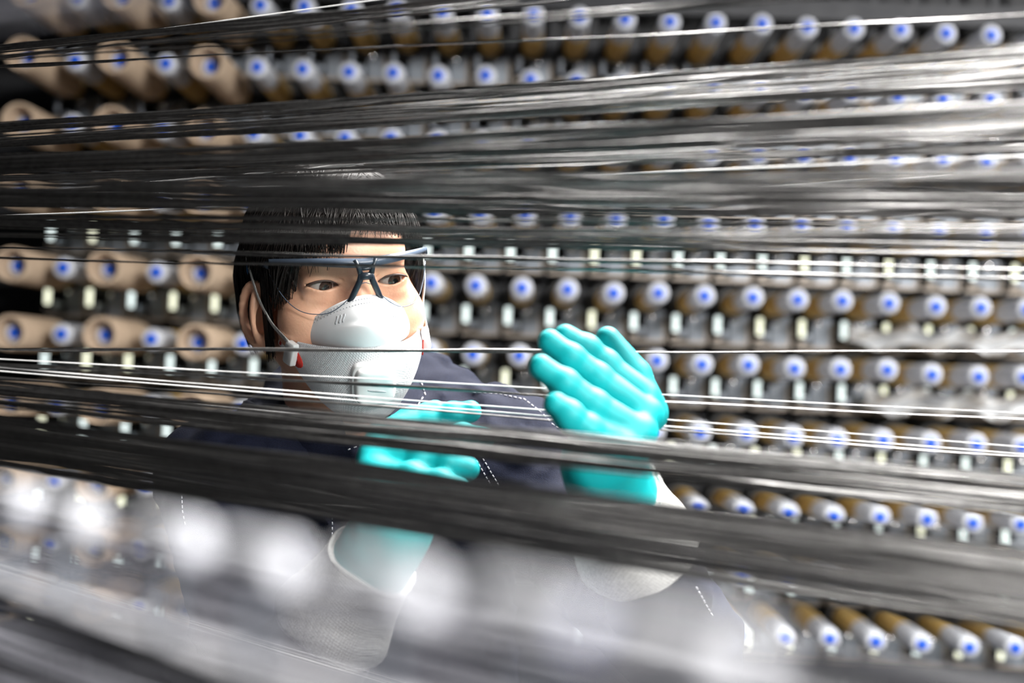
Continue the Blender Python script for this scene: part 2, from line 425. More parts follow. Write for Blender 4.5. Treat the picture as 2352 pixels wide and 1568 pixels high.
# crumpled plastic film on the right
def film(px0, px1, py0, py1, label):
    a = on_plane(px0, py0, YB - 0.115); b = on_plane(px1, py1, YB - 0.115)
    nx, nz = 48, 14; v = []
    for j in range(nz):
        for i in range(nx):
            u, w = i / (nx - 1), j / (nz - 1)
            x = a[0] + (b[0] - a[0]) * u; z = a[2] + (b[2] - a[2]) * w
            y = YB - 0.115 + 0.012 * math.sin(u * 37 + 3 * w) + 0.010 * math.sin(u * 71 + 9 * w + 1) + 0.012 * math.sin(w * 9 + u * 12)
            z += 0.010 * math.sin(u * 23 + 1.3) * (1 if j in (0, nz - 1) else 0.4)
            v.append((x, y, z))
    f = [(j * nx + i, j * nx + i + 1, (j + 1) * nx + i + 1, (j + 1) * nx + i) for j in range(nz - 1) for i in range(nx - 1)]
    o = link('plastic_film', mesh('plastic_film', v, f, M['film']))
    md = o.modifiers.new('thickness', 'SOLIDIFY'); md.thickness = 0.001
    tag(o, label, 'plastic film', 'white plastic films')


film(1950, 2420, 752, 812, 'crumpled white plastic film between fifth and sixth spindle rows at the right edge')
film(1990, 2420, 898, 962, 'crumpled white plastic film between sixth and seventh spindle rows at the right edge')

# ------------------------------------------------------------------ person: pose
HS = 1.04
yaw, lean, roll = math.radians(21), math.radians(12), math.radians(-1.5)
# head axes in camera coords (right, down, forward): local x = person's right, y = face direction, z = up
hx = np.array((-math.cos(yaw), 0, -math.sin(yaw))); hy = np.array((math.sin(yaw), 0, -math.cos(yaw))); hz = np.array((0, -1.0, 0))
Rl = np.array(((1, 0, 0), (0, math.cos(lean), -math.sin(lean)), (0, math.sin(lean), math.cos(lean))))
Rr = np.array(((math.cos(roll), -math.sin(roll), 0), (math.sin(roll), math.cos(roll), 0), (0, 0, 1)))
HR = AT @ Rr @ Rl @ np.stack((hx, hy, hz), axis=1)       # local -> world
EYE_Y = 0.076
HO = at(821, 648, 1.375) - HR @ (np.array((0, EYE_Y, 0)) * HS)


def hw(p):
    return HO + (np.asarray(p, float) * HS) @ HR.T


BASE = at(860, 1100, 1.52); BASE[2] = 0.0
person = empty('person', BASE, 'person in navy coverall and teal gloves reaching towards the stretched tows', 'person')


def part(name, v, f, m, parent=None, smooth=True):
    """world-space vertices under the person (or a thing with its own origin)"""
    parent = parent or person
    org = np.array(parent.matrix_world.translation) if False else ORG[parent.name]
    return link(name, mesh(name, np.asarray(v, float) - org, f, m, smooth), parent)


ORG = {person.name: BASE}

# ------------------------------------------------------------------ head
V = Vol((-0.098, -0.125, -0.235), (0.098, 0.135, 0.135), 0.00125)
V.ell((0, -0.012, 0.026), (0.071, 0.098, 0.072))
V.ell((0, 0.015, -0.045), (0.063, 0.068, 0.076), 0.03)
V.cap((-0.030, 0.068, 0.026), (0.030, 0.068, 0.026), 0.016, k=0.02)
for s in (1, -1):
    V.cap((s * 0.058, -0.005, -0.062), (s * 0.020, 0.062, -0.104), 0.017, 0.016, k=0.025)
    V.ell((s * 0.045, 0.052, -0.036), (0.024, 0.026, 0.024), 0.022)
    V.ell((s * 0.040, 0.050, -0.060), (0.024, 0.024, 0.028), 0.02)
V.ell((0, 0.068, -0.106), (0.022, 0.020, 0.016), 0.02)
V.ell((0, 0.076, -0.078), (0.028, 0.022, 0.016), 0.02)
for s in (1, -1):
    V.ell((s * 0.033, 0.104, 0.001), (0.024, 0.020, 0.0125), 0.012, 'sub')
V.chain([(0, 0.076, 0.016), (0, 0.081, -0.004), (0, 0.094, -0.030), (0, 0.102, -0.040)], [0.010, 0.0095, 0.011, 0.013], k=0.014)
for s in (1, -1):
    V.ell((s * 0.013, 0.100, -0.044), (0.009, 0.011, 0.008), 0.008)
    # eyelids: a shell over the eyeball, then the almond opening
    V.ell((s * 0.033, 0.0655, 0.0), (0.0178, 0.0153, 0.0145), 0.006)
    V.ell((s * 0.033, 0.0690, -0.0130), (0.015, 0.0080, 0.004), 0.008)
    # crease above the upper lid
    V.chain([(s * 0.016, 0.083, 0.0045), (s * 0.033, 0.0875, 0.0092), (s * 0.049, 0.077, 0.0055)], [0.0006, 0.0009, 0.0005], k=0.002, op='sub')


def almond(vol, cx, w, h, y0, y1, tilt):
    R = (w * w + h * h) / (2 * h)
    sl, X, Y, Z = vol.sub((cx - w - 0.006, y0 - 0.004, -0.014), (cx + w + 0.006, y1, 0.014))
    zz = Z - (X - cx) * tilt
    d1 = np.sqrt((X - cx) ** 2 + (zz + (R - h)) ** 2) - R
    d2 = np.sqrt((X - cx) ** 2 + (zz - (R - h * 0.9)) ** 2) - R
    d = np.maximum(np.maximum(d1, d2) + 0 * Y, y0 - Y)
    vol._put(sl, d.astype(np.float32), 0.0015, 'sub')


for s in (1, -1):
    almond(V, s * 0.033, 0.0158, 0.0046, 0.066, 0.12, s * 0.05)
# ears
for s in (1, -1):
    ex = s * 0.067; ez = -0.026; ey = 0.012; fa_ = 0.65 if s > 0 else 0.12
    ca, sa = math.cos(fa_), math.sin(fa_)
    def E(out, back, up): return (ex + s * (out * ca + back * sa), ey - (back * ca - out * sa), up + ez - 0.010)
    V.ell(E(0.003, 0.014, 0.0), (0.0075, 0.019, 0.031), 0.006, rot=((ca, -s * sa, 0), (s * sa, ca, 0), (0, 0, 1)))
    ring = [E(0.0075, 0.015 - 0.017 * math.cos(a), 0.001 + 0.029 * math.sin(a)) for a in np.linspace(-2.3 + PI, 2.3 + PI, 17)]
    V.chain(ring, [0.0036] * 17, k=0.003)
    V.ell(E(0.010, 0.010, -0.003), (0.0065, 0.0090, 0.014), 0.003, 'sub')
    V.cap(E(0.010, 0.020, 0.014), E(0.010, 0.021, -0.014), 0.0024, k=0.003, op='sub')
    V.ell(E(0.004, 0.006, -0.029), (0.0055, 0.008, 0.008), 0.006)
# neck
NB = (at(795, 985, 1.49) - HO) @ HR / HS
V.cap((0, -0.030, -0.06), tuple(NB), 0.054, 0.060, k=0.02)
v, f = V.verts_faces()
body = part('body', hw(v), f, M['skin'])

# eyeballs
GZ = np.array((-0.22, 1.0, -0.16)); GZ /= np.linalg.norm(GZ)
for s in (1, -1):
    c = np.array((s * 0.033, 0.0662, 0.0)); R = 0.0128
    a1 = np.cross(GZ, (0, 0, 1)); a1 /= np.linalg.norm(a1); a2 = np.cross(a1, GZ)
    def cap_mesh(t0, t1, n, rr, seg=32):
        vv = []; ff = []
        for i in range(n + 1):
            t = t0 + (t1 - t0) * i / n
            for k in range(seg):
                w = 2 * PI * k / seg
                vv.append(c + rr(t) * (GZ * math.cos(t) + (a1 * math.cos(w) + a2 * math.sin(w)) * math.sin(t)))
        for i in range(n):
            for k in range(seg):
                j = (k + 1) % seg; ff.append((i * seg + k, (i + 1) * seg + k, (i + 1) * seg + j, i * seg + j))
        return np.array(vv), ff
    ti, tp = 0.53, 0.22
    vv, ff = cap_mesh(ti, 2.4, 24, lambda t: R)
    eb = part('eyeball', hw(vv), ff, M['sclera']); eb['label'] = 'dark brown eye behind clear lens'
    vv, ff = cap_mesh(tp, ti, 6, lambda t: R + 0.0004)
    ir = link('iris', mesh('iris', hw(vv) - BASE, ff, M['iris']), eb)
    vv, ff = cap_mesh(0.001, tp, 3, lambda t: R + 0.0004)
    link('pupil', mesh('pupil', hw(vv) - BASE, ff, M['pupil']), eb)

# lashes / lid line
for s in (1, -1):
    mb = MB()
    pts = []
    for i in range(13):
        u = -1 + 2 * i / 12; x = s * 0.033 + 0.0158 * u
        z = 0.0046 * (1 - u * u) + 0.05 * s * (0.015 * u) + 0.0003
        y = 0.0655 + math.sqrt(max(0.0001, 0.0156 ** 2 - (0.0150 * u * 0.80) ** 2 - z * z)) + 0.0006
        pts.append(hw((x, y, z)) - BASE)
    mb.tube(pts, [0.0004] + [0.0011] * 11 + [0.0004], 6)
    link('eyelashes', mb.mesh('eyelashes', M['lip']), person)

# ------------------------------------------------------------------ hair
HC = np.array((0.0, -0.018, 0.022)); HRAD = np.array((0.083, 0.110, 0.085))
VH = Vol((-0.105, -0.145, -0.085), (0.105, 0.115, 0.150), 0.0022)
VH.ell(HC, HRAD - 0.004)
VH.ell((0, 0.118, -0.048), (0.125, 0.085, 0.098), 0.010, 'sub')      # open the face
VH.ell((0.0, 0.05, -0.14), (0.12, 0.15, 0.105), 0.012, 'sub')        # below the hairline
for s in (1, -1):
    VH.ell((s * 0.088, -0.012, -0.040), (0.024, 0.020, 0.036), 0.006, 'sub')
v, f = VH.verts_faces()
hair = part('hair', hw(v), f, M['hair'])


def sph(az, el):
    """az: 0 = face direction, + = person's right; el from the horizon"""
    return np.array((math.sin(az) * math.cos(el), math.cos(az) * math.cos(el), math.sin(el)))


def strand(mb, pts, r):
    n = len(pts)
    mb.tube(pts, [r * (0.5 + 0.5 * min(1, 4 * i / n)) * (1 - 0.85 * (i / (n - 1)) ** 2) for i in range(n)], 4, flat=1.6)


mb = MB()
def flow(d0, d1, n, lift0, lift1, r, wob=0.004, mid=None):
    d0 = d0 / np.linalg.norm(d0); d1 = d1 / np.linalg.norm(d1)
    ph = rng.uniform(0, 6.28); out = []
    for i in range(n):
        t = i / (n - 1)
        d = d0 * (1 - t) + d1 * t
        if mid is not None: d = d + mid * (4 * t * (1 - t))
        d /= np.linalg.norm(d)
        k = 1 + lift0 + (lift1 - lift0) * t + 0.01 * math.sin(3 * t + ph)
        p = HC + d * HRAD * k
        p = p + np.array((math.sin(ph + 4 * t), math.cos(ph * 2 + 3 * t), 0)) * wob * t
        out.append(hw(p) - BASE)
    strand(mb, out, r)


CROWN = np.array((0.05, -0.25, 0.95))
for i in range(1500):                      # back, sides
    az = rng.uniform(0.95, 2 * PI - 0.95)
    d0 = CROWN + rng.normal(0, 0.30, 3) * np.array((1, 1, 0.3))
    side = abs(math.sin(az))
    el = rng.uniform(-0.75, -0.25) if math.cos(az) < -0.1 else rng.uniform(-0.45, 0.05)
    flow(d0, sph(az, el), 9, rng.uniform(-0.03, 0.02), rng.uniform(-0.03, 0.04), rng.uniform(0.0007, 0.0015))
for i in range(1100):                      # fringe swept to the person's right
    d0 = np.array((rng.uniform(-0.55, 0.35), rng.uniform(-0.2, 0.45), 0.85))
    u = rng.uniform(0, 1)
    az = 0.18 + 1.25 * u; el = 0.16 - 0.30 * u + rng.normal(0, 0.07)
    flow(d0, sph(az, el), 10, 0.0, rng.uniform(0.0, 0.05), rng.uniform(0.0007, 0.0014), mid=np.array((0.05, 0.1, 0.06)))
for i in range(220):                       # far side lock
    p0 = HC + sph(-rng.uniform(1.0, 1.45), 0.35) * HRAD
    e = np.array((-0.072 + rng.uniform(-0.004, 0.003), rng.uniform(-0.01, 0.030), rng.uniform(-0.035, 0.005)))
    mpt = np.array((-0.084, rng.uniform(0.0, 0.036), 0.018))
    strand(mb, [hw(((1 - t) ** 2) * p0 + 2 * t * (1 - t) * mpt + t * t * e) - BASE for t in np.linspace(0, 1, 7)], rng.uniform(0.0007, 0.0013))
for i in range(420):                       # fringe on the far temple
    d0 = np.array((rng.uniform(-0.6, -0.1), rng.uniform(0.0, 0.5), 0.85))
    u = rng.uniform(0, 1); az = -0.28 - 1.1 * u; el = 0.36 - 0.42 * u + rng.normal(0, 0.05)
    flow(d0, sph(az, el), 9, 0.0, rng.uniform(-0.02, 0.03), rng.uniform(0.0007, 0.0013))
for i in range(160):                       # sparse wisps over the forehead
    d0 = np.array((rng.uniform(-0.5, 0.2), rng.uniform(0.3, 0.6), 0.8))
    az = rng.uniform(-0.5, 0.3)
    flow(d0, sph(az, rng.uniform(0.18, 0.42)), 8, 0.0, 0.03, rng.uniform(0.0004, 0.0007))
for i in range(260):                       # side lock falling in front of the ear
    d0 = sph(rng.uniform(1.1, 1.45), 0.35)
    p0 = HC + d0 * HRAD * 1.0
    e = np.array((0.074 + rng.uniform(-0.004, 0.004), rng.uniform(0.014, 0.030), rng.uniform(-0.080, -0.030)))
    mpt = np.array((0.080, rng.uniform(0.010, 0.038), 0.012))
    pts = [((1 - t) ** 2) * p0 + 2 * t * (1 - t) * mpt + t * t * e for t in np.linspace(0, 1, 8)]
    strand(mb, [hw(p) - BASE for p in pts], rng.uniform(0.0006, 0.0012))
for i in range(240):                       # ragged temple wisps over the lens edge
    p0 = HC + sph(rng.uniform(0.55, 1.15), rng.uniform(0.25, 0.45)) * HRAD * 1.01
    e = np.array((rng.uniform(0.052, 0.076), rng.uniform(0.036, 0.058), rng.uniform(-0.026, 0.006)))
    mpt = (p0 + e) / 2 + np.array((0.008, 0.008, 0.004))
    strand(mb, [hw(((1 - t) ** 2) * p0 + 2 * t * (1 - t) * mpt + t * t * e) - BASE for t in np.linspace(0, 1, 7)], rng.uniform(0.0004, 0.0010))
for i in range(160):                       # behind the ear
    p0 = HC + sph(rng.uniform(1.8, 2.2), 0.2) * HRAD
    e = np.array((0.070 + rng.uniform(-0.006, 0.012), rng.uniform(-0.06, -0.030), rng.uniform(-0.085, -0.045)))
    pts = [p0 * (1 - t) + e * t + np.array((0.012 * 4 * t * (1 - t), 0, 0)) for t in np.linspace(0, 1, 7)]
    strand(mb, [hw(p) - BASE for p in pts], rng.uniform(0.0006, 0.0012))
so = link('strands', mb.mesh('strands', M['hair']), hair); so['kind'] = 'stuff'

# ------------------------------------------------------------------ coverall
P = lambda x, y, z: at(x, y, z)
shL, elL, wrL = P(1165, 1062, 1.53), P(1560, 1480, 1.36), P(1400, 1120, 1.165)
shR, elR, wrR = P(520, 1110, 1.47), P(640, 1620, 1.30), P(885, 1265, 1.215)
neck = P(800, 975, 1.50)
chest = P(840, 1190, 1.56); belly = P(870, 1560, 1.58); hip = BASE + np.array((0, 0.02, 0.92))
allp = np.array([shL, elL, wrL, shR, elR, wrR, neck, hip])
VC = Vol(np.minimum(allp.min(0), BASE + (-0.3, -0.2, 0)) - 0.14 + (0, 0, 0.0), allp.max(0) + 0.14, 0.0055)
RT = np.eye(3)
VC.ell(chest, (0.165, 0.105, 0.20))
VC.ell(belly, (0.155, 0.105, 0.22), 0.05)
VC.cap(shL + (-0.03, 0, 0.0), shR + (0.03, 0, 0.0), 0.072, 0.072, k=0.06)
VC.cap(neck + (0, 0.01, -0.05), neck + (0, 0.02, -0.12), 0.066, 0.09, k=0.05)
VC.cap(shL, neck + (0.02, 0.01, -0.045), 0.055, 0.050, k=0.04)
VC.cap(shR, neck + (-0.02, 0.01, -0.045), 0.055, 0.050, k=0.04)
for a, b, c in ((shL, elL, wrL), (shR, elR, wrR)):
    wr2 = c + (b - c) * 0.38
    VC.chain([a, b, wr2], [0.070, 0.058, 0.043], k=0.03)
VC.ell(hip, (0.165, 0.12, 0.15), 0.06)
for s in (-1, 1):
    kn = BASE + np.array((s * 0.11, 0.0, 0.50)); an = BASE + np.array((s * 0.12, 0.03, 0.11))
    VC.chain([hip + np.array((s * 0.085, 0, -0.06)), kn, an], [0.098, 0.075, 0.062], k=0.04)


def folds(X, Y, Z):
    def ridge(t): return 1 - 2 * np.abs(np.sin(t)) ** 0.7
    g = 0.0036 * ridge(40 * X + 62 * Z + 2.0 * np.sin(29 * Y + 19 * X)) * np.sin(23 * Z - 31 * X + 21 * Y + 0.7)
    g += 0.0030 * ridge(75 * X - 39 * Z + 1.6 * np.sin(43 * Z)) * np.sin(25 * X + 29 * Y + 22 * Z)
    g += 0.0012 * np.sin(130 * Z + 110 * Y + 4 * np.sin(45 * X))
    return g


VC.displace(folds)
v, f = VC.verts_faces()
cov = part('coverall', v, f, M['navy'])
from mathutils.bvhtree import BVHTree
bvh = BVHTree.FromPolygons([tuple(p) for p in v], [tuple(int(i) for i in q) for q in f])


def seam(path, closed=False):
    pts = []
    for (x0, y0), (x1, y1) in zip(path[:-1], path[1:]):
        n_ = max(1, int(math.hypot(x1 - x0, y1 - y0) / 11))
        pts += [(x0 + (x1 - x0) * i / n_, y0 + (y1 - y0) * i / n_, (x1 - x0), (y1 - y0)) for i in range(n_)]
    mb = MB()
    for x, y, dx, dy in pts:
        l_ = math.hypot(dx, dy); e = 3.2
        hit = []
        for sgn in (-1, 1):
            d = cam_dir(((x + sgn * e * dx / l_ - W / 2) / F, (y + sgn * e * dy / l_ - H / 2) / F, 1.0))
            loc, nor, _, _ = bvh.ray_cast(Vector(CAM), Vector(d).normalized())
            if loc is None: break
            hit.append(loc + nor * 0.0006 - Vector(BASE))
        if len(hit) == 2 and (hit[0] - hit[1]).length < 0.012: mb.tube(hit, 0.0006, 5)
    if mb.v: link('stitching', mb.mesh('stitching', M['stitch']), cov)


for path in ([(1090, 900), (1150, 905), (1205, 918), (1240, 945), (1270, 975), (1310, 1000)], [(1090, 1050), (1152, 1155)], [(1105, 1046), (1167, 1150)],
             [(715, 985), (760, 1012), (802, 1032), (842, 1016)], [(418, 1130), (420, 1175), (428, 1215)], [(762, 1165), (763, 1262)],
             [(1600, 1350), (1640, 1420)], [(955, 938), (976, 905), (966, 872)], [(580, 1045), (575, 1110)], [(590, 1045), (586, 1110)]):
    seam(path)
# collar
mb = MB(); n = 40
vv, ff = [], []
ax_up = (HO + HR @ np.array((0, -0.03, -0.10)) - neck); ax_up /= np.linalg.norm(ax_up)
fwd = -cam_dir((0, 0, 1)) * 0.9 + cam_dir((1, 0, 0)) * 0.35; fwd -= ax_up * fwd.dot(ax_up); fwd /= np.linalg.norm(fwd)
sd = np.cross(ax_up, fwd)
for i in range(n + 1):
    w = 0.30 + (2 * PI - 0.60) * i / n
    e = min(1, min(i, n - i) / 7)
    for (h, rr) in ((-0.045, 0.084), (0.0, 0.076), (0.030 * (0.5 + 0.5 * e), 0.073), (0.036 * (0.5 + 0.5 * e), 0.076), (0.032 * (0.5 + 0.5 * e), 0.080), (-0.005, 0.088), (-0.045, 0.095)):
        vv.append(neck + ax_up * h + (fwd * math.cos(w) * 1.0 + sd * math.sin(w)) * (rr + 0.002 * math.sin(7 * w)))
for i in range(n):
    for k in range(6): ff.append((i * 7 + k, i * 7 + k + 1, (i + 1) * 7 + k + 1, (i + 1) * 7 + k))
collar = link('collar', mesh('collar', np.array(vv) - BASE, ff, M['navy']), cov)
for s in (-1, 1):
    an = BASE + np.array((s * 0.12, 0.03, 0.0))
    vb = Vol(an + (-0.08, -0.22, 0.0), an + (0.08, 0.12, 0.2), 0.006)
    vb.cap(an + (0, 0.03, 0.05), an + (0, -0.14, 0.04), 0.045, 0.04).cap(an + (0, 0.02, 0.05), an + (0, 0.02, 0.16), 0.048, 0.05, k=0.03)
    bv, bf = vb.verts_faces(); bv[:, 2] = np.maximum(bv[:, 2], 0.002)
    part('boot', bv, bf, M['boot'])

# ------------------------------------------------------------------ gloves
def glove(fingers, thumb, wrist, elbow, mcps, name_label):
    pts = np.array([p for fg in fingers for p in fg] + list(thumb) + [wrist] + list(mcps))
    g = Vol(pts.min(0) - 0.075, pts.max(0) + 0.075, 0.0016)
    fa = (elbow - wrist); fa /= np.linalg.norm(fa)
    palm_w = wrist - fa * 0.02
    for i, mp in enumerate(mcps):
        off = (mcps[i] - np.mean(mcps, axis=0)) * 0.55
        g.cap(mp, palm_w + off, 0.0150, 0.0185, k=0.012)
    g.cap((mcps[0] + mcps[1]) / 2 * 0.5 + palm_w * 0.5, (mcps[2] + mcps[3]) / 2 * 0.5 + palm_w * 0.5, 0.019, 0.018, k=0.014)
    for fg in fingers:
        n = len(fg); g.chain(fg, [0.0128 - 0.0028 * i / (n - 1) for i in range(n)], k=0.006)
        for q in fg[1:-1]: g.ell(q, 0.0122, 0.004)
    g.chain(thumb, [0.016, 0.013, 0.0108], k=0.010)
    # gauntlet
    g.cap(palm_w, wrist + fa * 0.012, 0.030, 0.031, k=0.020)
    g.cap(wrist, wrist + fa * 0.030, 0.032, 0.036, k=0.012)
    def wr(X, Y, Z):
        return 0.0004 * np.sin(110 * X + 130 * Z + 3 * np.sin(60 * Y)) * np.sin(90 * Z - 100 * X)
    g.displace(wr)
    v, f = g.verts_faces()
    # open gauntlet end: cut beyond the hem
    o = part('glove', v, f, M['teal']); o['label'] = name_label
    # knitted cuff
    mb = MB()
    u = np.cross(fa, (0, 1, 0)); u /= np.linalg.norm(u); w = np.cross(fa, u)
    prof = [(0.036, 0.034), (0.036, 0.0395), (0.040, 0.0410), (0.045, 0.0405), (0.065, 0.0435), (0.090, 0.049), (0.110, 0.0555), (0.114, 0.054), (0.100, 0.046), (0.08, 0.036)]
    seg = 40; vv = []; ff = []
    for a, r in prof:
        for k in range(seg):
            t = 2 * PI * k / seg
            vv.append(wrist + fa * (a - 0.008 + 0.003 * math.sin(3 * t)) + (u * math.cos(t) + w * math.sin(t)) * r * (1 + 0.012 * math.sin(9 * t + a * 60)))
    for i in range(len(prof) - 1):
        for k in range(seg):
            j = (k + 1) % seg; ff.append((i * seg + k, i * seg + j, (i + 1) * seg + j, (i + 1) * seg + k))
    link('cuff', mesh('cuff', np.array(vv) - BASE, ff, M['knit']), o)
    vv, mbh = [], MB()
    mbh.tube([wrist + fa * (0.029 + 0.003 * math.sin(3 * t)) + (u * math.cos(t) + w * math.sin(t)) * 0.0398 - BASE for t in np.linspace(0, 2 * PI, 41)], 0.0018, 6)
    link('hem', mbh.mesh('hem', M['knit']), o)


wl = P(1392, 1092, 1.165)
glove([[P(1480, 910, 1.185), P(1392, 838, 1.185), P(1345, 800, 1.18), P(1298, 772, 1.175)],
       [P(1482, 948, 1.16), P(1372, 868, 1.155), P(1310, 822, 1.15), P(1262, 784, 1.15)],
       [P(1466, 992, 1.135), P(1365, 930, 1.125), P(1296, 882, 1.12), P(1243, 842, 1.12)],
       [P(1425, 1028, 1.12), P(1348, 985, 1.105), P(1308, 955, 1.10), P(1276, 930, 1.10)]],
      [P(1492, 950, 1.205), P(1462, 862, 1.215), P(1396, 778, 1.215)], wl, elL,
      [P(1484, 930, 1.19), P(1484, 955, 1.165), P(1468, 992, 1.14), P(1435, 1030, 1.125)],
      'teal coated glove on the raised hand at right')
wr_ = P(890, 1235, 1.215)
glove([[P(900, 992, 1.265), P(985, 970, 1.275), P(1040, 954, 1.275), P(1080, 945, 1.275)],
       [P(880, 1020, 1.23), P(985, 1008, 1.225), P(1060, 1002, 1.22), P(1112, 1004, 1.215)],
       [P(868, 1050, 1.215), P(965, 1052, 1.205), P(1030, 1062, 1.20), P(1076, 1076, 1.20)],
       [P(862, 1088, 1.20), P(945, 1096, 1.19), P(1010, 1110, 1.185), P(1056, 1120, 1.185)]],
      [P(880, 1010, 1.275), P(940, 968, 1.30), P(1000, 945, 1.31)], wr_, elR,
      [P(882, 1000, 1.25), P(868, 1025, 1.23), P(858, 1055, 1.215), P(856, 1090, 1.20)],
      'teal coated glove on the lower hand beneath the respirator')

# ------------------------------------------------------------------ respirator
mask_o = HO.copy()
mask = empty('respirator', mask_o, 'white folded respirator with square exhalation valve on the person\'s face', 'respirator')
ORG[mask.name] = mask_o
sg = lambda a, p: math.copysign(abs(a) ** p, a)


def Tedge(u): return np.array((0.061 * u, 0.104 - 0.050 * abs(u) ** 1.8, -0.008 - 0.042 * abs(u) ** 1.9))
def Fold(u): return np.array((0.068 * u, 0.044 + 0.080 * (1 - abs(u) ** 2.4) ** 0.9, -0.051 - 0.001 * (1 - u * u)))
def Bot(u): return np.array((0.066 * u, 0.036 + 0.066 * (1 - abs(u) ** 2.0), -0.056 - 0.070 * (1 - abs(u) ** 2.8)))
def Mid(u): return np.array((0.074 * u, 0.050 + 0.088 * (1 - abs(u) ** 2.6) ** 0.85, -0.060 - 0.036 * (1 - abs(u) ** 3)))


def loft(fn, nu, nv):
    vv = [fn(-1 + 2 * i / nu, j / nv) for j in range(nv + 1) for i in range(nu + 1)]
    ff = [(j * (nu + 1) + i, (j + 1) * (nu + 1) + i, (j + 1) * (nu + 1) + i + 1, j * (nu + 1) + i + 1) for j in range(nv) for i in range(nu)]
    return np.array(vv), ff


def lower(u, v):
    return (1 - v) ** 2 * Fold(u) + 2 * v * (1 - v) * Mid(u) + v * v * Bot(u)


def upper(u, v):
    a = Tedge(u); b = Fold(u) * np.array((0.86, 0.975, 1.0)) + np.array((0, -0.002, -0.002))
    p = a * (1 - v) + b * v
    p[1] += 0.012 * 4 * v * (1 - v) * (1 - u * u)
    # embossed nose pocket
    p[1] += 0.0035 * max(0, 1 - (u / 0.55) ** 2) * min(1, max(0, (v - 0.42) / 0.08))
    return p


vv, ff = loft(lower, 48, 26)
lp = part('lower_panel', hw(vv), ff, M['mask_weave'], mask)
vv, ff = loft(upper, 60, 30)
up_ = part('upper_panel', hw(vv), ff, M['mask'], mask)
for o_ in (lp, up_):
    md = o_.modifiers.new('thickness', 'SOLIDIFY'); md.thickness = 0.0018; md.offset = 0


def frame_on(fn, u, v):
    e = 0.01; p = fn(u, v); a = fn(u + e, v) - fn(u - e, v); b = fn(u, v + e) - fn(u, v - e)
    a /= np.linalg.norm(a); n = np.cross(b, a)
    if n[1] < 0: n = -n
    n /= np.linalg.norm(n); b = np.cross(n, a)
    if b[2] > 0: b = -b
    return p, a, b, n


def rsquare(p, a, b, n, w, h, prof, pw=4.0, seg=48, yshift=0):
    vv = []; ff = []
    for sc, lift in prof:
        for k in range(seg):
            t = 2 * PI * k / seg; c_, s_ = math.cos(t), math.sin(t)
            x = sg(c_, 2 / pw) * w * sc; y = sg(s_, 2 / pw) * h * sc
            vv.append(p + a * x + b * y + n * lift)
    for i in range(len(prof) - 1):
        for k in range(seg):
            j = (k + 1) % seg; ff.append((i * seg + k, i * seg + j, (i + 1) * seg + j, (i + 1) * seg + k))
    ff.append(tuple((len(prof) - 1) * seg + k for k in range(seg)))
    return np.array(vv), ff


p, a, b, n = frame_on(lower, 0.05, 0.39)
vv, ff = rsquare(p, a, b, n, 0.0205, 0.0200, [(1.0, -0.012), (1.0, 0.0035), (0.97, 0.0045), (0.90, 0.0045)])
va = part('valve', hw(vv), ff, M['valve'], mask)
vv, ff = rsquare(p + b * 0.0005, a, b, n, 0.0185, 0.0180, [(1.0, 0.001), (1.0, 0.0085), (0.95, 0.0112), (0.85, 0.0128), (0.5, 0.0142), (0.1, 0.0145)])
link('valve_cap', mesh('valve_cap', hw(vv) - mask_o, ff, M['valve']), va)
vv, ff = rsquare(p + b * 0.003, a + b * -0.18, b, n, 0.0085, 0.0008, [(1.0, 0.012), (1.0, 0.0152), (0.6, 0.0156)], pw=2.0, seg=24)
link('valve_ridge', mesh('valve_ridge', hw(vv) - mask_o, ff, M['emboss']), va)
# embossed pairs of marks on the upper panel
for su in (0.42, -0.42):
    for k in (-1, 0, 1):
        p, a, b, n = frame_on(upper, su + 0.045 * k, 0.30 + 0.0 * k)
        mb = MB(); mb.tube([hw(p + b * d + a * (0.0012 * math.sin(d * 500)) + n * 0.001) - mask_o for d in np.linspace(-0.0038, 0.0038, 6)], 0.0005, 6)
        link('embossed_mark', mb.mesh('embossed_mark', M['emboss']), mask)
# welded dots along the top edge
mb = MB()
for row, vv_ in enumerate((0.06, 0.13)):
    for i in range(46):
        u = -0.93 + 1.86 * (i + 0.5 * row) / 46
        p, a, b, n = frame_on(upper, max(-0.96, min(0.96, u)), vv_)
        p = p + n * 0.0009
        q = len(mb.v)
        mb.v += [tuple(hw(p + a * x + b * y) - mask_o) for x, y in ((-0.0007, -0.0006), (0.0007, -0.0006), (0.0007, 0.0006), (-0.0007, 0.0006))]
        mb.v += [tuple(hw(p + a * x + b * y + n * 0.0003) - mask_o) for x, y in ((-0.0005, -0.0004), (0.0005, -0.0004), (0.0005, 0.0004), (-0.0005, 0.0004))]
        mb.f += [(q + 4, q + 5, q + 6, q + 7)] + [(q + k, q + (k + 1) % 4, q + 4 + (k + 1) % 4, q + 4 + k) for k in range(4)]
o_ = link('weld_dots', mb.mesh('weld_dots', M['emboss'], False), mask); o_['kind'] = 'stuff'
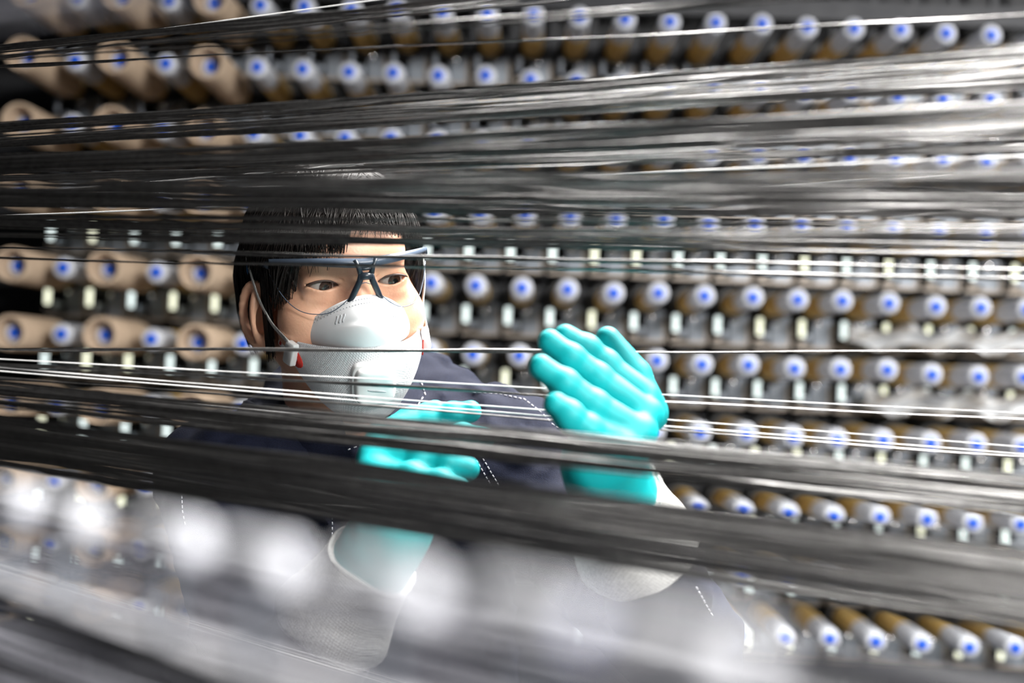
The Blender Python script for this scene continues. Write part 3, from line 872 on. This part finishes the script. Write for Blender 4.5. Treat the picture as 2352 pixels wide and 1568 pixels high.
# red tabs, buckles, straps
for s in (1, -1):
    vv = []; ff = []
    for j in range(13):
        t = j / 12
        c0 = None
        p, a, b, n = frame_on(lower, s * 0.80, 0.02 + 0.90 * t)
        wd = 0.0095 * math.sin(PI * min(1, 0.15 + 0.85 * t)) + 0.002
        e0 = lower(s * 0.999, 0.02 + 0.9 * t) + np.array((s * 0.0006, 0.002, 0)); 
        e1 = lower(s * (0.94 - 0.14 * math.sin(PI * min(1, t * 1.1)) ), 0.02 + 0.9 * t) + n * 0.0016
        vv += [e0, e1]
    ff = [(2 * j, 2 * j + 2, 2 * j + 3, 2 * j + 1) for j in range(12)]
    o_ = part('red_tab', hw(np.array(vv)), ff, M['red'], mask)
    md = o_.modifiers.new('thickness', 'SOLIDIFY'); md.thickness = 0.0012
    # buckle
    c, fa2, fb2, fn2 = frame_on(lower, s * 0.885, 0.30)
    vv, ff = rsquare(c + fn2 * 0.004, fa2, fb2, fn2, 0.0068, 0.0110, [(1.0, -0.003), (1.0, 0.002), (0.9, 0.003)], pw=8)
    part('buckle', hw(vv), ff, M['valve'], mask)
    c = c + fn2 * 0.005
    # straps
    pts = [c + np.array((0, 0, 0.010)), np.array((s * 0.0745, 0.034, -0.040)), np.array((s * 0.083, 0.020, -0.016)), np.array((s * 0.0865, 0.006, 0.010)),
           np.array((s * 0.085, -0.030, 0.030)), np.array((s * 0.074, -0.075, 0.048)), np.array((s * 0.05, -0.118, 0.058)), np.array((0, -0.135, 0.060))]
    fine = []
    for i in range(len(pts) - 1):
        for t in np.linspace(0, 1, 6)[:-1]: fine.append(pts[i] * (1 - t) + pts[i + 1] * t)
    fine.append(pts[-1])
    for _ in range(3): fine = [fine[0]] + [(fine[i - 1] + 2 * fine[i] + fine[i + 1]) / 4 for i in range(1, len(fine) - 1)] + [fine[-1]]
    mb = MB(); mb.tube([hw(q) - mask_o for q in fine], 0.0036, 8, flat=0.25, up=tuple(HR @ np.array((0, 1, 0.5))))
    link('strap', mb.mesh('strap', M['knit']), mask)

# ------------------------------------------------------------------ safety glasses
gl_o = hw((0, 0.1, 0))
glasses = empty('safety_glasses', gl_o, 'clear wraparound safety glasses with slate grey brow bar and nose bridge', 'glasses')
ORG[glasses.name] = gl_o
def gy(u): return 0.104 - 0.056 * abs(u) ** 2.6
def gtop(u): return 0.0215 + 0.0075 * abs(u) ** 1.2 - 0.0075 * abs(u) ** 3
def gbot(u):
    w = abs(u)
    if w < 0.14: return 0.004 - 0.004 * w / 0.14
    if w < 0.55: return -0.024 * math.sin((w - 0.10) / 0.45 * PI / 2) ** 0.9
    return -0.024 + 0.034 * ((w - 0.55) / 0.45) ** 3.0
def lens(u, v):
    return np.array((0.076 * u, gy(u) - 0.001 * v, gtop(u) * (1 - v) + gbot(u) * v))
vv, ff = loft(lens, 80, 14)
lo_ = part('lens', hw(vv), ff, M['lens'], glasses)
# lens rim: thin clear-grey edge along the bottom
mb = MB(); mb.tube([hw(lens(u, 1.0)) - gl_o for u in np.linspace(-1, 1, 90)], 0.00045, 6)
link('lens_edge', mb.mesh('lens_edge', M['frame_grey']), lo_)
# brow bar
vv = []; ff = []
N = 60
for i in range(N + 1):
    u = -1.0 + 2.0 * i / N
    p = np.array((0.0765 * u, gy(min(1, abs(u))) + 0.0022, gtop(u) + 0.0005))
    wdt = 0.0042 + 0.0018 * math.cos(u * 2.2)
    for (dy, dz) in ((0.0012, -0.5), (0.0030, 0.0), (0.0012, 0.5), (-0.002, 0.55), (-0.0026, 0.0), (-0.002, -0.5)):
        vv.append(p + np.array((0, dy, dz * wdt * 1.35)))
for i in range(N):
    for k in range(6):
        j = (k + 1) % 6; ff.append((i * 6 + k, i * 6 + j, (i + 1) * 6 + j, (i + 1) * 6 + k))
part('brow_bar', hw(np.array(vv)), ff, M['frame_grey'], glasses)
mb = MB()
q = lambda x, y, z: hw((x, y, z)) - gl_o
for s in (1, -1):
    mb.tube([q(s * 0.0100, 0.1075, 0.026), q(s * 0.0068, 0.1080, 0.019), q(s * 0.0052, 0.1080, 0.013)], [0.0020, 0.0024, 0.0028], 8)
    mb.tube([q(s * 0.0045, 0.1080, 0.013), q(s * 0.0060, 0.1070, 0.006), q(s * 0.0115, 0.1040, -0.006), q(s * 0.0180, 0.0980, -0.020)], [0.0028, 0.0030, 0.0030, 0.0026], 8)
mb.tube([q(-0.0060, 0.1080, 0.0105), q(0.0060, 0.1080, 0.0105)], 0.0038, 8)
mb.tube([q(-0.0065, 0.1080, 0.0170), q(0.0065, 0.1080, 0.0170)], 0.0014, 8)
link('nose_bridge', mb.mesh('nose_bridge', M['frame_dark']), glasses)
for s in (1, -1):
    mb = MB(); mb.tube([q(s * 0.0765, 0.047, 0.018), q(s * 0.079, 0.028, 0.018), q(s * 0.080, 0.004, 0.017), q(s * 0.080, -0.010, 0.015)], [0.004, 0.0042, 0.0038, 0.0034], 8, flat=0.5)
    t_ = link('temple', mb.mesh('temple', M['frame_dark']), glasses)
    mb = MB(); mb.tube([q(s * 0.0845, 0.004, 0.015), q(s * 0.0855, -0.004, 0.011), q(s * 0.0845, -0.012, 0.004)], [0.0036, 0.0038, 0.003], 8, flat=0.5)
    link('temple_tip', mb.mesh('temple_tip', M['blue_tip']), t_)

# ------------------------------------------------------------------ tows
SEG = 84
def tow_mesh(p0, p1, width, thick, m, wob=0.0006, name='tow'):
    p0 = np.array(p0); p1 = np.array(p1); d = p1 - p0; L_ = np.linalg.norm(d); t = d / L_
    up = np.array((0, 0, 1.0)); a = np.cross(t, up); a /= np.linalg.norm(a); b = np.cross(a, t)
    s = np.linspace(0, 1, SEG + 1)
    ph = rng.uniform(0, 6.28, 6)
    wz = wob * (np.sin(9 * L_ * s + ph[0]) + 0.6 * np.sin(23 * L_ * s + ph[1])) - 0.002 * 4 * s * (1 - s)
    wy = wob * (np.sin(8 * L_ * s + ph[2]) + 0.6 * np.sin(21 * L_ * s + ph[3]))
    tw = ph[4] + rng.uniform(-3, 3) * s * L_ + 0.5 * np.sin(14 * s * L_ + ph[5])
    wd = width * (1 + 0.16 * np.sin(31 * s * L_ + ph[1]) + 0.1 * np.sin(67 * s * L_ + ph[2]))
    ctr = p0 + d * s[:, None] + wz[:, None] * b + wy[:, None] * a
    K = 6; k = np.arange(K) * 2 * PI / K
    ex = np.cos(k)[None, :] * wd[:, None] / 2; ey = np.sin(k)[None, :] * np.full(SEG + 1, thick)[:, None] / 2
    cx = ex * np.cos(tw)[:, None] - ey * np.sin(tw)[:, None]; cy = ex * np.sin(tw)[:, None] + ey * np.cos(tw)[:, None]
    v = ctr[:, None, :] + cx[:, :, None] * a + cy[:, :, None] * b
    i = np.arange(SEG)[:, None] * K; j = np.arange(K)[None, :]; j2 = (j + 1) % K
    f = np.stack((i + j, i + j2, i + K + j2, i + K + j), -1).reshape(-1, 4)
    return v.reshape(-1, 3), f


XL, XR = -60.0, 2412.0
def tow(yl, yr, zl, zr, label, group=None, m='tow', width=0.0034, thick=0.0014, name='carbon_tow', wob=0.0006):
    a, b = at(XL, yl, zl), at(XR, yr, zr)
    d = b - a; a2 = a - d * (0.40 if zl > 0.9 else 0.25); b2 = b + d * (0.50 if zl > 0.9 else 0.12)
    v, f = tow_mesh(a2, b2, width, thick, None, wob)
    o = link(name, mesh(name, v - a2, f, M[m]), None, a2)
    return tag(o, label, 'yarn' if m == 'tow_white' else 'tow', group)


def band(yls, yr0, yr1, n, label, group, zl=(1.28, 1.38), zr=(0.86, 1.02), m='tow', width=0.0029, jl=3.5, thick=0.0014, name='carbon_tow'):
    """n tows; their left ends gather at the heights yls, their right ends spread from yr0 to yr1"""
    w = np.argsort(np.argsort((np.arange(n) * 0.6180339) % 1.0))      # neighbours run at clearly different depths
    w = (w + 0.5) / n
    left = sorted(yls[int(i * len(yls) / n)] + rng.normal(0, jl) for i in range(n))
    for i in range(n):
        ur = (i + 0.5) / n + rng.normal(0, 0.35 / n)
        kd = 'sheen-pale grey tow' if m == 'tow_sheen' else 'carbon tow'
        lb = '%s %s' % (kd, label) if n > 13 else '%s %s from the top %s' % (ORD[i], kd, label)
        tow(left[i], yr0 + (yr1 - yr0) * ur, zl[0] + (zl[1] - zl[0]) * w[i], zr[0] + (zr[1] - zr[0]) * w[i], lb, group, m,
            width * rng.uniform(0.7, 1.25), thick, name)


lin = lambda a, b, n: list(np.linspace(a, b, n))
FAR = dict(zl=(1.28, 1.38), zr=(0.94, 1.02)); NEAR = dict(zl=(1.18, 1.265), zr=(0.83, 0.92))
band(lin(110, 134, 7), -165, -118, 7, 'in the steep bundle at top left', 'tows of the top left bundle', **FAR)
band([134, 140], -80, -30, 2, 'just below the steep top left bundle', 'tows below the top left bundle', **NEAR)
tow(151, 26, 1.36, 1.0, 'single carbon tow crossing the top row of spindles, pale at its right end')
band([288, 300, 317, 327, 337], 95, 196, 23, 'in the band over the second row of spindles', 'tows over the second row', **FAR)
tow(354, 262, 1.27, 0.93, 'single carbon tow crossing the third row of spindles at left')
band([366, 378, 388], 226, 290, 13, 'between second and third spindle rows', 'tows between second and third rows', **NEAR)
band([390, 400, 408], 292, 344, 12, 'just above the third spindle row', 'tows above the third row', **FAR)
band([408, 418, 428, 434], 378, 425, 11, 'in the band just above the hair', 'tows above the hair', zl=(1.08, 1.15), zr=(0.83, 0.91))
band([434, 441, 448, 455, 461, 466], 432, 498, 21, 'in the dense band across the top of the hair', 'tows across the hair', zl=(1.17, 1.26), zr=(0.93, 1.02))
band([484, 494, 500], 508, 530, 3, 'crossing the fringe', 'tows across the fringe', zl=(1.18, 1.26), zr=(0.93, 1.0))
band([504, 514, 524, 534, 538], 538, 584, 8, 'across the forehead', 'tows across the forehead', zl=(1.17, 1.26), zr=(0.93, 1.02))
tow(563, 614, 1.25, 1.05, 'upper of two carbon tows crossing the brow bar of the glasses')
tow(587, 636, 1.24, 1.05, 'lower of two carbon tows crossing the brow bar of the glasses')
tow(798, 803, 1.255, 1.235, 'lone black carbon tow crossing the middle of the respirator')
tow(830, 964, 1.245, 1.225, 'black carbon tow crossing the exhalation valve of the respirator')
tow(856, 1050, 1.235, 1.215, 'black carbon tow crossing the respirator below its valve')
for yl, yr, zr_, lb in ((817, 948, 1.232, 'uppermost bright white yarn crossing the respirator valve'), (836, 1026, 1.226, 'middle bright white yarn passing under the respirator valve'),
                        (843, 1044, 1.236, 'lowest bright white yarn crossing the bottom of the respirator'), (876, 1098, 0.98, 'bright white yarn along the top of the band over the raised arm')):
    tow(yl, yr, 1.25, zr_, lb, m='tow_white', width=0.0012, thick=0.0009, name='white_yarn_and_glint', wob=0.0002)
for yl, yr, zl_, zr_, lb in ((120, -216, 1.40, 1.05, 'bright white glint line rising steeply across the top left corner'), (494, 392, 1.40, 1.06, 'lowest bright white glint line sloping up above the hair'),
                            (450, 352, 1.40, 1.04, 'middle bright white glint line sloping up above the hair'), (449, 232, 1.405, 1.05, 'steepest bright white glint line crossing the third row of spindles')):
    tow(yl, yr, zl_, zr_, lb, m='tow_white', width=0.0014, thick=0.0010, name='white_yarn_and_glint', wob=0.0002)  # white strands added in place of sharp highlights along the tows
for yl, yr, lb in ((1272, 1995, 'upper hair-thin pale filament over the blurred lower left'), (1282, 2008, 'lower hair-thin pale filament over the blurred lower left')):
    tow(yl, yr, 1.02, 0.98, lb, m='tow_white', width=0.0006, thick=0.0004, name='fine_filament', wob=0.0002)
band([872, 884, 896, 908, 918], 1088, 1182, 19, 'in the band across the lower glove and the raised wrist', 'tows across the wrist', zl=(1.15, 1.24), zr=(0.86, 0.98))
band(lin(945, 1050, 14), 1262, 1438, 48, 'in the broad dark band across the chest', 'tows across the chest', zl=(1.00, 1.22), zr=(0.66, 0.85))
band([1050, 1056], 1432, 1452, 4, 'along the lower edge of the chest band', 'tows along the lower edge', zl=(1.15, 1.2), zr=(0.78, 0.82))
band(lin(1130, 1900, 36), 1600, 3200, 54, 'in the blurred sheet nearest the lens', 'blurred near tows', zl=(0.58, 0.80), zr=(0.26, 0.345), m='tow_sheen', width=0.0028, jl=12, name='sheen_tow')
band(lin(-140, 50, 8), -620, -330, 8, 'blurred in the top left corner', 'blurred tows at top left', zl=(0.45, 0.55), zr=(0.3, 0.34), m='tow_sheen', width=0.003, jl=8, name='sheen_tow')

# ------------------------------------------------------------------ near guide rollers on a rail
ROLL = [(30, 1150), (160, 1182), (390, 1232), (590, 1282), (880, 1342), (1220, 1412), (1560, 1492)]
RS = 0.5
zz = lambda x: RS * 0.45 * 3060.0 / (x + 1500.0)
pa, pb = at(30, 1150, zz(30)), at(1560, 1490, zz(1560))
rd = (pb - pa) / np.linalg.norm(pb - pa)
rail_n = empty('guide_rail', (pa + pb) / 2 - np.array((0, 0, 0.06 * RS)), 'blurred grey guide rail near the lens at the bottom', 'rail')
ang = math.atan2(rd[1], rd[0])
R3 = np.array(Matrix.Rotation(ang, 3, 'Z'))
bar = MB().box((0, 0, 0), (1.1 * RS, 0.012 * RS, 0.02 * RS)); rv = np.array(bar.v) @ R3.T; rv[:, 2] += np.array([p[0] for p in bar.v]) * rd[2]
link('bar', mesh('bar', rv, bar.f, M['rail_paint'], False), rail_n)
me_rb = shade_auto(MB().lathe([(-0.030 * RS, 0.008 * RS), (-0.028 * RS, 0.0098 * RS), (0.028 * RS, 0.0098 * RS), (0.030 * RS, 0.008 * RS)], axis='x', seg=20).mesh('roller_body', M['roller']))
me_rr = shade_auto(MB().lathe([(-0.034 * RS, 0.004 * RS), (-0.034 * RS, 0.0065 * RS), (-0.030 * RS, 0.0065 * RS)], axis='x', seg=16).mesh('roller_rim', M['sp_blue']))
me_ra = MB().box((0, 0, -0.036 * RS), (0.006 * RS, 0.006 * RS, 0.045 * RS)).mesh('roller_arm', M['plate'], False)
for i, (x, y) in enumerate(ROLL):
    p = at(x, y, zz(x))
    o = empty('guide_roller', p, 'blurred white guide roller near the lens, %s from the left' % ORD[i], 'roller', 'guide rollers near the lens')
    o.rotation_euler = (0, -math.asin(max(-1, min(1, rd[2]))), ang)
    for nme, me in (('roller_body', me_rb), ('roller_rim', me_rr), ('roller_arm', me_ra)): link(nme, me, o)
